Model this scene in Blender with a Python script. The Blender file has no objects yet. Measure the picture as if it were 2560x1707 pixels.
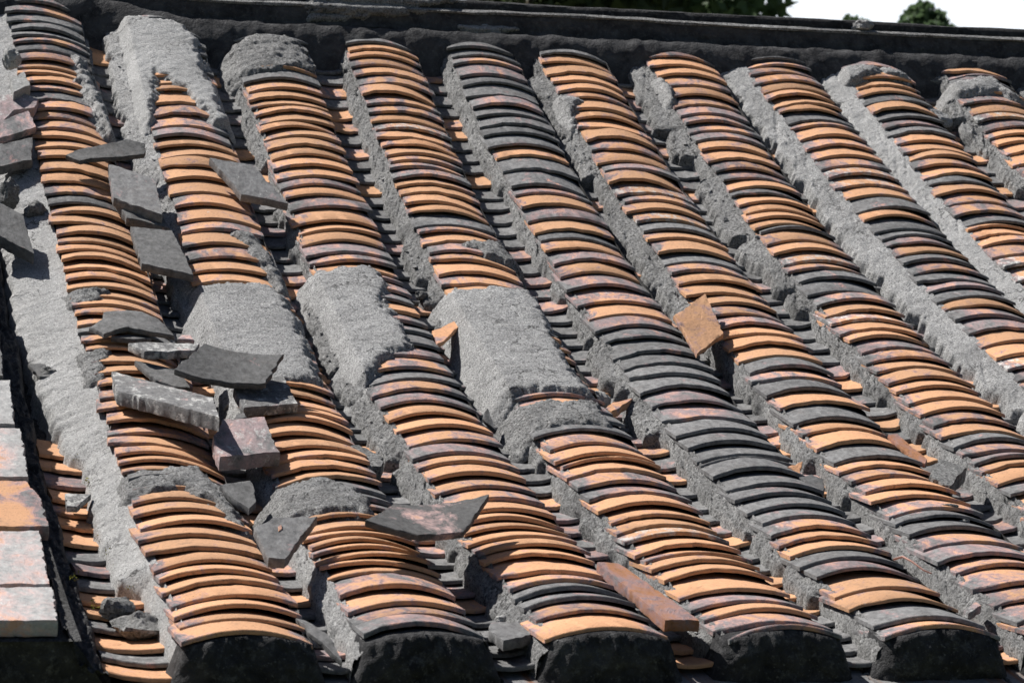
import bpy, math, random
import numpy as np
from mathutils import Matrix, Vector
R=math.radians
random.seed(7); rng=np.random.default_rng(11)
scene=bpy.context.scene; scene.cycles.diffuse_bounces=2; COL=scene.collection

# ---------------------------------------------------------------- camera, sky, sun, exposure
cam=bpy.data.cameras.new('camera'); cam_ob=bpy.data.objects.new('camera',cam); COL.objects.link(cam_ob)
cam.sensor_width=36; cam.lens=2.74905*36; cam.clip_start=.1; cam.clip_end=5000
CR=Vector((0.96547723,-0.2604192,-0.00596306)); CU=Vector((-0.01751449,-0.08773924,0.99598949)); CF=Vector((0.25989798,0.96150074,0.08927135))
M=Matrix((CR,CU,-CF)).transposed().to_4x4(); M.translation=Vector((-0.28034728,-4.44889059,0.08038111))
cam_ob.matrix_world=M; scene.camera=cam_ob
cam.dof.use_dof=True; cam.dof.focus_distance=5.9; cam.dof.aperture_fstop=13

SUN=Vector((-.45,.36,.82)).normalized()
world=bpy.data.worlds.new('World'); scene.world=world; world.use_nodes=True
nt=world.node_tree; bg=nt.nodes['Background']; sky=nt.nodes.new('ShaderNodeTexSky')
sky.sky_type='NISHITA'; sky.sun_disc=False; sky.sun_elevation=math.asin(SUN.z); sky.sun_rotation=math.atan2(SUN.x,SUN.y)
sky.air_density=.6; sky.dust_density=1.2; sky.ozone_density=1.0
# white cloud added low behind the ridge so the sky burns out white
tcw=nt.nodes.new('ShaderNodeTexCoord'); sxw=nt.nodes.new('ShaderNodeSeparateXYZ'); nt.links.new(tcw.outputs['Generated'],sxw.inputs[0])
def wmap(src,a,b):
    x=nt.nodes.new('ShaderNodeMapRange'); x.interpolation_type='SMOOTHSTEP'; x.inputs['From Min'].default_value=a; x.inputs['From Max'].default_value=b; nt.links.new(src,x.inputs['Value']); return x.outputs[0]
nzw=nt.nodes.new('ShaderNodeTexNoise'); nzw.inputs['Scale'].default_value=5; nzw.inputs['Detail'].default_value=6; nt.links.new(tcw.outputs['Generated'],nzw.inputs['Vector'])
adw=nt.nodes.new('ShaderNodeMath'); adw.operation='MULTIPLY_ADD'; nt.links.new(nzw.outputs['Fac'],adw.inputs[0]); adw.inputs[1].default_value=.6; nt.links.new(sxw.outputs['Z'],adw.inputs[2])
mu=nt.nodes.new('ShaderNodeMath'); mu.operation='MULTIPLY'; nt.links.new(wmap(adw.outputs[0],.66,.50),mu.inputs[0]); nt.links.new(wmap(sxw.outputs['Y'],.45,.75),mu.inputs[1])
mxw=nt.nodes.new('ShaderNodeMix'); mxw.data_type='RGBA'; nt.links.new(mu.outputs[0],mxw.inputs[0]); nt.links.new(sky.outputs[0],mxw.inputs[6]); mxw.inputs[7].default_value=(13.8,14.6,15.6,1)
nt.links.new(mxw.outputs[2],bg.inputs[0]); bg.inputs[1].default_value=.05
sl=bpy.data.lights.new('sun','SUN'); sl.energy=5.0; sl.angle=R(.5); sl.color=(1,.965,.92)
so=bpy.data.objects.new('sun',sl); COL.objects.link(so); so.rotation_euler=SUN.to_track_quat('Z','Y').to_euler(); so.location=(0,0,20)
scene.view_settings.view_transform='Standard'; scene.view_settings.look='None'; scene.view_settings.exposure=.66; scene.view_settings.gamma=1

# ---------------------------------------------------------------- roof geometry: a gently concave slope
A0,A1,LS=0.28295,0.66424,3.5918
PITCH=.30; U0=.47988; TW=.206; SAG=.020; TT=.0078
_s=np.linspace(0,LS,2000); _a=A0+(A1-A0)*_s/LS; _d=_s[1]
_Y=np.concatenate([[0],np.cumsum(np.cos((_a[1:]+_a[:-1])/2)*_d)]); _Z=np.concatenate([[0],np.cumsum(np.sin((_a[1:]+_a[:-1])/2)*_d)])
def ang(s): return A0+(A1-A0)*np.clip(s,-.5,LS+.5)/LS
def prof(s):
    s=np.asarray(s,float)
    y=np.where(s<0,s*np.cos(A0),np.where(s>LS,_Y[-1]+(s-LS)*np.cos(A1),np.interp(s,_s,_Y)))
    z=np.where(s<0,s*np.sin(A0),np.where(s>LS,_Z[-1]+(s-LS)*np.sin(A1),np.interp(s,_s,_Z)))
    return y,z
def RF(u,s,n):
    """roof coordinates (across, up the slope, off the surface) to world; arrays allowed"""
    u,s,n=np.broadcast_arrays(np.asarray(u,float),np.asarray(s,float),np.asarray(n,float))
    y,z=prof(s); a=ang(s)
    return np.stack([u,y-np.sin(a)*n,z+np.cos(a)*n],-1)
def frame(s):
    a=float(ang(s)); return np.array([1.,0,0]),np.array([0,math.cos(a),math.sin(a)]),np.array([0,-math.sin(a),math.cos(a)])
def smooth(x,a,b):
    t=np.clip((x-a)/(b-a),0,1); return t*t*(3-2*t)

# numpy value noise
def _hash(i,j,k,seed):
    h=(i*374761393+j*668265263+k*2147483647+seed*974711)&0xffffffff
    h=((h^(h>>13))*1274126177)&0xffffffff
    return ((h^(h>>16))&0xffff)/32767.5-1
def vnoise(x,y,z,seed=0):
    x,y,z=np.broadcast_arrays(np.asarray(x,float),np.asarray(y,float),np.asarray(z,float))
    xi,yi,zi=[np.floor(v).astype(np.int64) for v in (x,y,z)]
    fx,fy,fz=x-xi,y-yi,z-zi; fx,fy,fz=[f*f*(3-2*f) for f in (fx,fy,fz)]
    r=0
    for a in (0,1):
        for b in (0,1):
            for c in (0,1):
                r=r+_hash(xi+a,yi+b,zi+c,seed)*(fx if a else 1-fx)*(fy if b else 1-fy)*(fz if c else 1-fz)
    return r
def fbm(x,y,z=0.,seed=0,octv=4,gain=.5):
    r=0;a=1.
    for o in range(octv):
        r=r+a*vnoise(x*2**o,y*2**o,z*2**o,seed+o*17); a*=gain
    return r

# ---------------------------------------------------------------- materials
class NT:
    def __init__(s,name):
        s.m=bpy.data.materials.new(name); s.m.use_nodes=True; s.t=s.m.node_tree; s.b=s.t.nodes['Principled BSDF']
        s.b.inputs['Roughness'].default_value=.9; s.b.inputs['Specular IOR Level'].default_value=.2
    def n(s,typ,**kw):
        x=s.t.nodes.new(typ)
        for k,v in kw.items():
            if k.startswith('i_'): x.inputs[int(k[2:]) if k[2:].isdigit() else k[2:]].default_value=v
            else: setattr(x,k,v)
        return x
    def l(s,a,b): s.t.links.new(a,b)
    def coord(s,perobj=True,scale=1.):
        tc=s.n('ShaderNodeTexCoord'); v=tc.outputs['Object']
        if perobj:
            oi=s.n('ShaderNodeObjectInfo'); mu=s.n('ShaderNodeMath',operation='MULTIPLY'); s.l(oi.outputs['Random'],mu.inputs[0]); mu.inputs[1].default_value=37.
            ad=s.n('ShaderNodeVectorMath',operation='ADD'); s.l(v,ad.inputs[0]); s.l(mu.outputs[0],ad.inputs[1]); s.rand=oi.outputs['Random']; v=ad.outputs[0]
        s.raw=tc.outputs['Object']; return v
    def noise(s,v,scale,detail=4,rough=.55,dist=0.):
        x=s.n('ShaderNodeTexNoise'); s.l(v,x.inputs['Vector']); x.inputs['Scale'].default_value=scale; x.inputs['Detail'].default_value=detail; x.inputs['Roughness'].default_value=rough; x.inputs['Distortion'].default_value=dist
        return x.outputs['Fac']
    def ramp(s,f,stops,interp='LINEAR'):
        x=s.n('ShaderNodeValToRGB'); s.l(f,x.inputs[0]); e=x.color_ramp; e.interpolation=interp
        while len(e.elements)<len(stops): e.elements.new(.5)
        for el,(p,c) in zip(e.elements,stops): el.position=p; el.color=(c,c,c,1) if isinstance(c,(int,float)) else (*c,1)
        return x.outputs[0]
    def mix(s,f,a,b,mode='MIX'):
        x=s.n('ShaderNodeMix',data_type='RGBA',blend_type=mode)
        for q,i in ((f,0),(a,6),(b,7)):
            if hasattr(q,'is_linked'): s.l(q,x.inputs[i])
            elif i==0: x.inputs[0].default_value=q
            else: x.inputs[i].default_value=(*q,1)
        return x.outputs[2]
    def math(s,op,a,b=0.):
        x=s.n('ShaderNodeMath',operation=op)
        for i,q in enumerate((a,b)):
            if hasattr(q,'is_linked'): s.l(q,x.inputs[i])
            else: x.inputs[i].default_value=q
        return x.outputs[0]
    def bump(s,h,strength=.5,dist=.002):
        x=s.n('ShaderNodeBump'); x.inputs['Strength'].default_value=strength; x.inputs['Distance'].default_value=dist; s.l(h,x.inputs['Height']); s.l(x.outputs[0],s.b.inputs['Normal'])
    def col(s,c): s.l(c,s.b.inputs['Base Color'])

ORANGE=(.58,.345,.205); ORANGE2=(.53,.29,.155); PINK=(.36,.235,.235); GREYD=(.075,.075,.077); GREYL=(.25,.25,.25); LICHEN=(.55,.55,.53)
def tile_mat(name,grey,pink=.06,white=.7,o1=ORANGE,o2=ORANGE2,rim=0.,pc=PINK,g1=None,g2=None):
    """fired clay under black weathering: grey = share of the face that has weathered"""
    m=NT(name); v=m.coord()
    st=m.n('ShaderNodeMapping'); st.inputs['Scale'].default_value=(1,.55,1); m.l(v,st.inputs[0]); v2=st.outputs[0]
    n1=m.noise(v2,15,7,.72,.5); n2=m.noise(v2,75,4,.7)
    f=m.math('ADD',n1,m.math('MULTIPLY',m.math('SUBTRACT',n2,.5),.22))
    # weathering is heavier at the two long edges
    sx=m.n('ShaderNodeSeparateXYZ'); m.l(m.raw,sx.inputs[0]); ax=m.math('ABSOLUTE',sx.outputs[0]); e=m.math('MULTIPLY',m.math('MAXIMUM',m.math('SUBTRACT',ax,.055),0.),3.2)
    if rim: e=m.math('ADD',e,m.math('MULTIPLY',m.math('LESS_THAN',sx.outputs[1],.0012),rim))   # shade of the front rim put into the colour, off by default
    f=m.math('SUBTRACT',f,e)
    t=.30+.40*grey
    mask=m.ramp(f,[(max(0,t-.03),0),(t+.02,1)])          # 1 = clean clay
    edge=m.ramp(f,[(max(0,t-.03-pink),0),(t,1),(min(1,t+pink+.03),0)])
    clay=m.mix(m.noise(v,9,3),o2,o1); clay=m.mix(m.math('MULTIPLY',m.rand,.22),clay,(.50,.20,.09))
    clay=m.mix(m.ramp(m.noise(v,170,2),[(.60,0),(.70,.5)]),clay,(.12,.075,.05))
    gr=m.mix(m.ramp(m.noise(v2,70,8,.8),[(.34,0),(.68,1)]),g1 or GREYD,g2 or GREYL)
    c=m.mix(mask,gr,clay); c=m.mix(m.math('MULTIPLY',edge,.75),c,pc)
    lic=m.ramp(m.noise(v2,48,8,.78,.15),[(white-.03,0),(white+.05,1)]); c=m.mix(m.math('MULTIPLY',lic,.8),c,LICHEN)
    c=m.mix(m.ramp(m.noise(v,20,8,.8,.3),[(.52,0),(.70,.42)]),c,(.12,.10,.09))
    hs=m.n('ShaderNodeHueSaturation'); m.l(c,hs.inputs['Color']); m.l(m.math('ADD',m.math('MULTIPLY',m.rand,.34),.80),hs.inputs['Value'])
    m.col(hs.outputs[0]); h=m.math('ADD',m.noise(v,110,7,.78),m.math('MULTIPLY',mask,-.3)); m.bump(h,.8,.0035); return m.m
def mortar_mat(name,dark,light,pit=.6,bumpd=.004,grain=130.,per=True,stain=.75):
    m=NT(name); v=m.coord(per)
    a=m.noise(v,7,7,.72,.4); b=m.noise(v,grain*1.6,4,.8)
    c=m.mix(m.ramp(a,[(.3,0),(.7,1)]),dark,light)
    c=m.mix(m.ramp(b,[(.36,min(1,pit*1.25)),(.53,0)]),c,tuple(x*.22 for x in dark))
    c=m.mix(m.ramp(m.noise(v,grain*.8,2),[(.57,0),(.70,.4)]),c,tuple(min(.8,x*1.5) for x in light))
    c=m.mix(m.ramp(m.noise(v,30,7,.8,.8),[(.54,0),(.68,stain)]),c,tuple(x*.45 for x in dark)); c=m.mix(m.ramp(m.noise(v,4.5,7,.75,1.2),[(.50,0),(.66,stain*.7)]),c,tuple(x*.5 for x in dark))
    vo=m.n('ShaderNodeTexVoronoi',feature='DISTANCE_TO_EDGE'); vo.inputs['Scale'].default_value=7.; wv=m.n('ShaderNodeVectorMath',operation='ADD'); nx_=m.n('ShaderNodeTexNoise'); nx_.inputs['Scale'].default_value=14.; nx_.inputs['Detail'].default_value=5.; m.l(v,nx_.inputs['Vector'])
    sc_=m.n('ShaderNodeVectorMath',operation='SCALE'); m.l(nx_.outputs['Color'],sc_.inputs[0]); sc_.inputs['Scale'].default_value=.16; m.l(v,wv.inputs[0]); m.l(sc_.outputs[0],wv.inputs[1]); m.l(wv.outputs[0],vo.inputs['Vector'])
    ck=m.math('MULTIPLY',m.ramp(vo.outputs['Distance'],[(.004,1),(.016,0)]),m.ramp(m.noise(v,3.2,3),[(.50,0),(.56,1)])); c=m.mix(m.math('MULTIPLY',ck,.8),c,tuple(x*.15 for x in dark))
    m.col(c); h=m.math('ADD',m.noise(v,grain*1.6,5,.8),m.math('MULTIPLY',m.noise(v,32,6,.75),1.6)); m.bump(h,1.,bumpd*1.5); return m.m
def mould_mat(name,base=.035,spec=.62):
    m=NT(name); v=m.coord(False)
    c=m.mix(m.ramp(m.noise(v,16,6,.7,.6),[(.35,0),(.7,1)]),(base*.45,base*.45,base*.5),(base*1.7,base*1.7,base*1.75))
    c=m.mix(m.ramp(m.noise(v,140,2,.6),[(spec,0),(spec+.10,.55)]),c,(.16,.16,.155)); c=m.mix(m.ramp(m.noise(v,55,7,.8),[(.52,0),(.66,.75)]),c,(.11,.11,.11))
    c=m.mix(m.ramp(m.noise(v,5,5,.6,1.),[(.62,0),(.8,.5)]),c,(.13,.13,.13))
    m.col(c); h=m.math('ADD',m.noise(v,120,4,.75),m.math('MULTIPLY',m.noise(v,26,5,.7),2.)); m.bump(h,.8,.005); return m.m
MT={'o':tile_mat('clay_clean',.10,.05,.66),'m':tile_mat('clay_patchy',.38,.07,.64),'p':tile_mat('clay_dusty',.60,.13,.66),'g':tile_mat('clay_weathered',.88,.06,.66),'d':tile_mat('clay_black_shade',1.0,.03,.75),'w':tile_mat('clay_lichen',.28,.06,.53)}  # blackest clay also paints in shade at row heads and in gutters
MORT=mortar_mat('mortar_pale',(.33,.33,.328),(.54,.54,.535),.8,.004,170.,False,.55); MPALE=mortar_mat('mortar_fresh',(.38,.38,.375),(.56,.56,.555),.6,.0035,190.,False,.3)
MROUGH=mortar_mat('mortar_rough',(.26,.26,.258),(.52,.52,.515),1.,.009,120.,False)
MDARK=mortar_mat('mortar_soot_shade',(.04,.04,.04),(.15,.15,.15),.8,.006,110.,False)
MOULD=mould_mat('black_mould',.030,.64); STRIP=mould_mat('strip_mould',.035,.58); SOOT=mould_mat('sooty_plaster',.05,.66)
MMID=mortar_mat('mortar_mid',(.25,.25,.248),(.47,.47,.465),.95,.006,150.,False,.6)
STONE=mortar_mat('rubble_grey',(.18,.18,.178),(.40,.40,.39),.7,.005,120.)
WHITE=mortar_mat('rubble_white',(.40,.40,.39),(.62,.62,.60),.4,.004,150.)
DUST=(.52,.37,.37)
SL={'grey':tile_mat('slab_grey',.92,.06,.66),'dark':tile_mat('slab_dark',1.0,.03,.72,g1=(.06,.06,.06),g2=(.19,.19,.19)),'lichen':tile_mat('slab_lichen',.88,.05,.56,pc=DUST),'pink':tile_mat('slab_pink',.74,.20,.57,pc=DUST),'orange':tile_mat('slab_orange',.22,.06,.72),'half':tile_mat('slab_half',.72,.10,.72,pc=DUST),'coping':tile_mat('slab_coping',.58,.11,.60,pc=(.56,.42,.40),g1=(.22,.22,.22),g2=(.46,.46,.45)),'curl':tile_mat('slab_curl',.86,.10,.76,pc=(.58,.40,.38),g1=(.06,.06,.06),g2=(.14,.14,.14)),'brown':tile_mat('brick_brown',.34,.10,.70,(.45,.22,.11),(.28,.13,.07)),'pale':tile_mat('slab_pale',.95,.06,.50,pc=DUST)}

# ---------------------------------------------------------------- mesh helpers
def mesh_ob(name,V,F,mat,parent=None,smoothed=True,sharp=None,loc=None):
    me=bpy.data.meshes.new(name); me.from_pydata([tuple(map(float,v)) for v in V],[],[tuple(map(int,f)) for f in F]); me.update()
    if smoothed: me.polygons.foreach_set('use_smooth',[True]*len(me.polygons))
    if sharp: me.set_sharp_from_angle(angle=R(sharp))
    me.materials.append(mat); o=bpy.data.objects.new(name,me); COL.objects.link(o)
    if loc is not None: o.location=loc
    if parent: o.parent=parent
    return o
def grid_faces(a,b,keep=None):
    i,j=np.meshgrid(np.arange(a-1),np.arange(b-1),indexing='ij'); q=np.stack([i*b+j,i*b+j+1,(i+1)*b+j+1,(i+1)*b+j],-1).reshape(-1,4)[:,::-1]
    if keep is not None:
        k=keep.reshape(-1); q=q[k[q].any(1)]
    return q
def tag(o,label=None,cat=None,group=None,kind=None):
    if label: o['label']=label
    if cat: o['category']=cat
    if group: o['group']=group
    if kind: o['kind']=kind
    return o
def empty(name,loc=(0,0,0)):
    o=bpy.data.objects.new(name,None); COL.objects.link(o); o.location=loc; o.empty_display_size=.05; return o
def compact(V,F):
    F=np.asarray(F); u,inv=np.unique(F.reshape(-1),return_inverse=True); return V[u],inv.reshape(F.shape)
def sheet(name,u,s,n,mat,parent=None,keep=None,sharp=None):
    """grid surface given in roof coordinates (2-D arrays)"""
    V=RF(u,s,n).reshape(-1,3); F=grid_faces(u.shape[0],u.shape[1],keep); V,F=compact(V,F)
    return mesh_ob(name,V,F,mat,parent,True,sharp)
ROW_U=[
    (0.0068,-0.0170,-0.0116),
    (0.0065,0.0174,-0.0020),
    (-0.0010,-0.0042,0.0091),
    (-0.0007,0.0092,0.0188),
    (-0.0027,0.0120,-0.0012),
    (-0.0234,-0.0003,-0.0151),
    (-0.0033,0.0019,-0.0048),
    (0.0176,-0.0170,-0.0421),
    (-0.0046,-0.0043,-0.0082),
    (0.0049,0.0025,0.0033),
]
TILES={
'A':([0,0,0,0,0,0,0,0,0,0,0,0,1,3,0,0,0,0,1,0,0,1,0,0,0,0,0,3,0,0,0,0,0,0,0,0,0,0,0,0,0,3,1,0,0,0,0,0,1,1,1,3,1,0,0,1,1,3,1,3,3,3],[0.006,0.090,0.151,0.212,0.290,0.351,0.409,0.479,0.557,0.624,0.687,0.754,0.817,0.863,0.914,0.964,1.012,1.067,1.136,1.196,1.273,1.342,1.411,1.481,1.541,1.611,1.659,1.716,1.768,1.820,1.877,1.930,1.983,2.035,2.092,2.145,2.198,2.251,2.304,2.367,2.428,2.481,2.542,2.612,2.682,2.753,2.814,2.871,2.928,2.990,3.043,3.104,3.166,3.210,3.258,3.298,3.342,3.399,3.452,3.492,3.531,3.580]),
'B':([2,1,0,1,0,0,0,0,0,0,0,0,1,3,3,0,0,0,0,0,0,0,0,0,0,0,0,0,0,0,0,0,0,0,0,0,1,0,1,0,1,0,0,0,0,0,2,1,1,0,0,0,0,4,3,3,3,3],[0.030,0.103,0.169,0.252,0.344,0.394,0.435,0.477,0.519,0.562,0.604,0.663,0.722,0.773,0.825,0.884,0.940,1.004,1.066,1.131,1.204,1.257,1.309,1.370,1.427,1.484,1.545,1.607,1.669,1.730,1.792,1.854,1.916,1.978,2.045,2.111,2.183,2.263,2.352,2.416,2.504,2.575,2.663,2.734,2.805,2.863,2.920,2.982,3.053,3.125,3.196,3.240,3.285,3.347,3.400,3.453,3.507,3.560]),
'C':([0,1,3,3,1,0,0,0,0,0,0,0,1,1,0,0,2,1,0,0,2,1,3,1,2,3,3,2,0,3,1,2,0,1,2,0,0,0,2,0,2,0,0,0,0,0,0,0,0,0,0,0,3,0,3,3,3,3],[0.016,0.116,0.184,0.238,0.289,0.348,0.442,0.497,0.553,0.604,0.652,0.699,0.764,0.837,0.906,0.980,1.037,1.116,1.196,1.266,1.337,1.407,1.478,1.545,1.620,1.696,1.772,1.830,1.892,1.959,2.018,2.089,2.130,2.183,2.237,2.309,2.381,2.428,2.517,2.588,2.650,2.704,2.766,2.829,2.887,2.945,2.999,3.044,3.097,3.142,3.187,3.240,3.294,3.357,3.402,3.446,3.500,3.554]),
'D':([1,0,2,0,0,0,0,0,5,0,0,0,2,1,0,0,0,1,3,3,1,1,0,0,0,0,0,0,0,0,0,0,1,0,0,2,0,1,3,0,0,0,0,1,1,1,0,0,0,5,0,1,1,0,1,0,1,0,0,3],[0.037,0.113,0.173,0.242,0.336,0.401,0.453,0.492,0.553,0.614,0.675,0.736,0.806,0.867,0.938,0.999,1.026,1.097,1.177,1.249,1.320,1.396,1.445,1.499,1.562,1.625,1.688,1.751,1.814,1.877,1.940,2.004,2.062,2.130,2.203,2.257,2.321,2.384,2.427,2.499,2.557,2.620,2.674,2.719,2.773,2.814,2.859,2.908,2.958,3.017,3.066,3.120,3.170,3.224,3.288,3.351,3.405,3.459,3.504,3.549]),
'E':([2,0,0,2,2,0,0,1,3,3,3,3,3,2,3,3,2,1,1,3,2,3,2,3,2,0,1,2,0,2,0,3,0,1,0,2,3,3,0,3,3,2,3,2,3,3,1,1,3,2],[0.059,0.159,0.246,0.342,0.412,0.482,0.539,0.597,0.663,0.729,0.796,0.858,0.938,1.019,1.042,1.114,1.186,1.267,1.357,1.443,1.520,1.593,1.666,1.748,1.820,1.898,1.980,2.071,2.149,2.227,2.296,2.360,2.415,2.489,2.566,2.639,2.688,2.788,2.879,2.943,3.015,3.070,3.133,3.188,3.251,3.324,3.378,3.456,3.496,3.542]),
'F':([1,1,1,1,2,1,3,3,1,0,0,1,0,3,0,0,3,0,3,1,3,0,0,0,2,1,0,0,0,1,3,0,0,3,5,0,1,5,0,2,0,1,0,0,0,0,1,0,0,0,0,4],[0.082,0.170,0.259,0.379,0.436,0.517,0.597,0.660,0.714,0.786,0.849,0.912,0.975,1.029,1.121,1.203,1.267,1.367,1.445,1.514,1.578,1.651,1.725,1.789,1.849,1.909,1.978,2.042,2.111,2.176,2.236,2.300,2.379,2.434,2.491,2.555,2.614,2.664,2.728,2.801,2.856,2.929,2.998,3.066,3.130,3.185,3.253,3.303,3.358,3.413,3.477,3.531]),
'G':([3,0,1,0,2,1,1,0,0,1,0,0,2,1,3,0,1,0,0,0,0,0,1,2,0,0,5,0,1,3,3,1,5,0,0,3,0,0,0,0,3,0,2,1,0,0,2,1,1,2,1,0,1,0,0],[0.056,0.146,0.236,0.326,0.416,0.507,0.598,0.680,0.762,0.844,0.908,0.990,1.036,1.073,1.138,1.198,1.267,1.336,1.406,1.471,1.526,1.596,1.656,1.721,1.786,1.837,1.898,1.953,2.014,2.074,2.158,2.219,2.265,2.326,2.386,2.456,2.486,2.532,2.578,2.633,2.679,2.725,2.781,2.836,2.900,2.965,3.029,3.085,3.135,3.186,3.246,3.305,3.370,3.434,3.489]),
'H':([0,0,3,0,1,0,0,1,0,3,0,1,0,3,0,1,0,0,5,0,0,2,2,0,3,2,3,1,3,0,2,3,3,0,3,0,5,5,1,0,1,0,1,3,0,0,0,0,1,1,1,4],[0.048,0.139,0.231,0.322,0.414,0.506,0.598,0.691,0.783,0.876,0.968,1.053,1.137,1.221,1.305,1.389,1.474,1.549,1.624,1.694,1.774,1.858,1.938,1.995,2.056,2.117,2.164,2.225,2.286,2.338,2.394,2.446,2.488,2.564,2.620,2.703,2.768,2.833,2.888,2.953,3.013,3.074,3.138,3.175,3.231,3.277,3.323,3.369,3.425,3.480,3.526,3.563]),
'I':([3,0,1,0,0,2,0,0,3,1,0,0,1,0,1,0,3,0,1,0,0,3,0,1,0,5,5,1,0,0,0,3,1,1,0,3,0,1,0,0,0,3,2,3,0,3,0,0,0,2],[0.040,0.133,0.226,0.319,0.412,0.505,0.599,0.692,0.786,0.879,0.973,1.067,1.134,1.219,1.304,1.389,1.474,1.559,1.645,1.730,1.815,1.900,1.976,2.052,2.128,2.204,2.275,2.346,2.422,2.474,2.526,2.555,2.612,2.677,2.743,2.799,2.855,2.911,2.967,3.014,3.070,3.126,3.173,3.219,3.266,3.322,3.378,3.424,3.471,3.536]),
'J':([0,0,3,0,1,0,0,3,0,1,0,0,1,0,0,3,0,1,0,0,0,0,2,5,0,1,0,3,2,0],[1.552,1.648,1.744,1.839,1.935,2.031,2.117,2.193,2.270,2.346,2.423,2.499,2.549,2.624,2.690,2.766,2.832,2.898,2.964,3.030,3.086,3.133,3.181,3.237,3.284,3.350,3.406,3.463,3.510,3.538]),
}
PATCHES={
'B':[('smooth',[(0.601,3.533),(0.629,3.605),(0.703,3.634),(0.819,3.598),(0.859,3.528),(0.859,3.374),(0.890,3.026),(0.866,3.016),(0.817,3.170),(0.759,3.271),(0.731,3.329),(0.720,3.175),(0.694,3.040),(0.660,2.931),(0.617,2.887),(0.592,3.030),(0.593,3.215)]),('smooth',[(0.681,1.998),(0.853,2.001),(0.871,1.892),(0.869,1.708),(0.857,1.460),(0.776,1.430),(0.709,1.596),(0.611,1.734),(0.644,1.879)]),('rough',[(0.817,2.336),(0.866,2.318),(0.892,2.117),(0.878,1.997),(0.868,2.128)]),('rough',[(0.623,0.812),(0.678,0.846),(0.762,0.847),(0.829,0.764),(0.827,0.663),(0.746,0.675),(0.649,0.674),(0.602,0.586),(0.603,0.699)])],
'C':[('rough',[(0.945,3.494),(1.055,3.548),(1.161,3.524),(1.172,3.378),(1.025,3.332),(0.959,3.325),(0.917,3.366)]),('smooth',[(0.930,2.101),(1.104,2.123),(1.127,2.039),(1.086,1.931),(1.109,1.786),(1.107,1.654),(1.021,1.590),(0.971,1.504),(0.902,1.365),(0.866,1.447),(0.879,1.735),(0.896,1.972)])],
'D':[('smooth',[(1.246,2.006),(1.458,2.011),(1.462,1.885),(1.431,1.550),(1.438,1.412),(1.277,1.406),(1.199,1.377),(1.189,1.539),(1.202,1.778)]),('rough',[(1.241,1.318),(1.430,1.332),(1.427,1.210),(1.332,1.215),(1.224,1.194),(1.214,1.264)]),('rough',[(1.363,2.300),(1.467,2.329),(1.494,2.209),(1.412,2.231)]),('rough',[(0.970,0.209),(1.054,0.276),(1.161,0.295),(1.150,0.214),(1.054,0.165),(0.985,0.192)])],
'A':[('rough',[(0.379,0.884),(0.536,0.919),(0.561,0.811),(0.575,0.611),(0.527,0.768),(0.493,0.818),(0.381,0.791)]),('smooth',[(0.536,3.373),(0.562,3.186),(0.585,2.924),(0.572,2.997),(0.536,3.210)]),('rough',[(0.383,1.962),(0.463,1.946),(0.454,1.899),(0.391,1.890)]),('rough',[(0.384,1.619),(0.428,1.609),(0.409,1.454),(0.372,1.452)])],
'F':[('smooth',[(1.793,3.384),(1.816,3.264),(1.893,3.236),(1.872,3.174),(1.807,3.032),(1.782,3.106)])],
'G':[('smooth',[(2.094,3.454),(2.150,3.446),(2.188,3.326),(2.145,3.212),(2.092,3.180),(2.060,3.300)])],
'I':[('smooth',[(2.705,3.518),(2.864,3.525),(2.951,3.480),(2.852,3.490),(2.755,3.442),(2.685,3.413)])],
'J':[('smooth',[(3.010,3.416),(3.100,3.457),(3.221,3.485),(3.252,3.367),(3.219,3.407),(3.057,3.378),(2.990,3.344)])],
}
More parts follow.
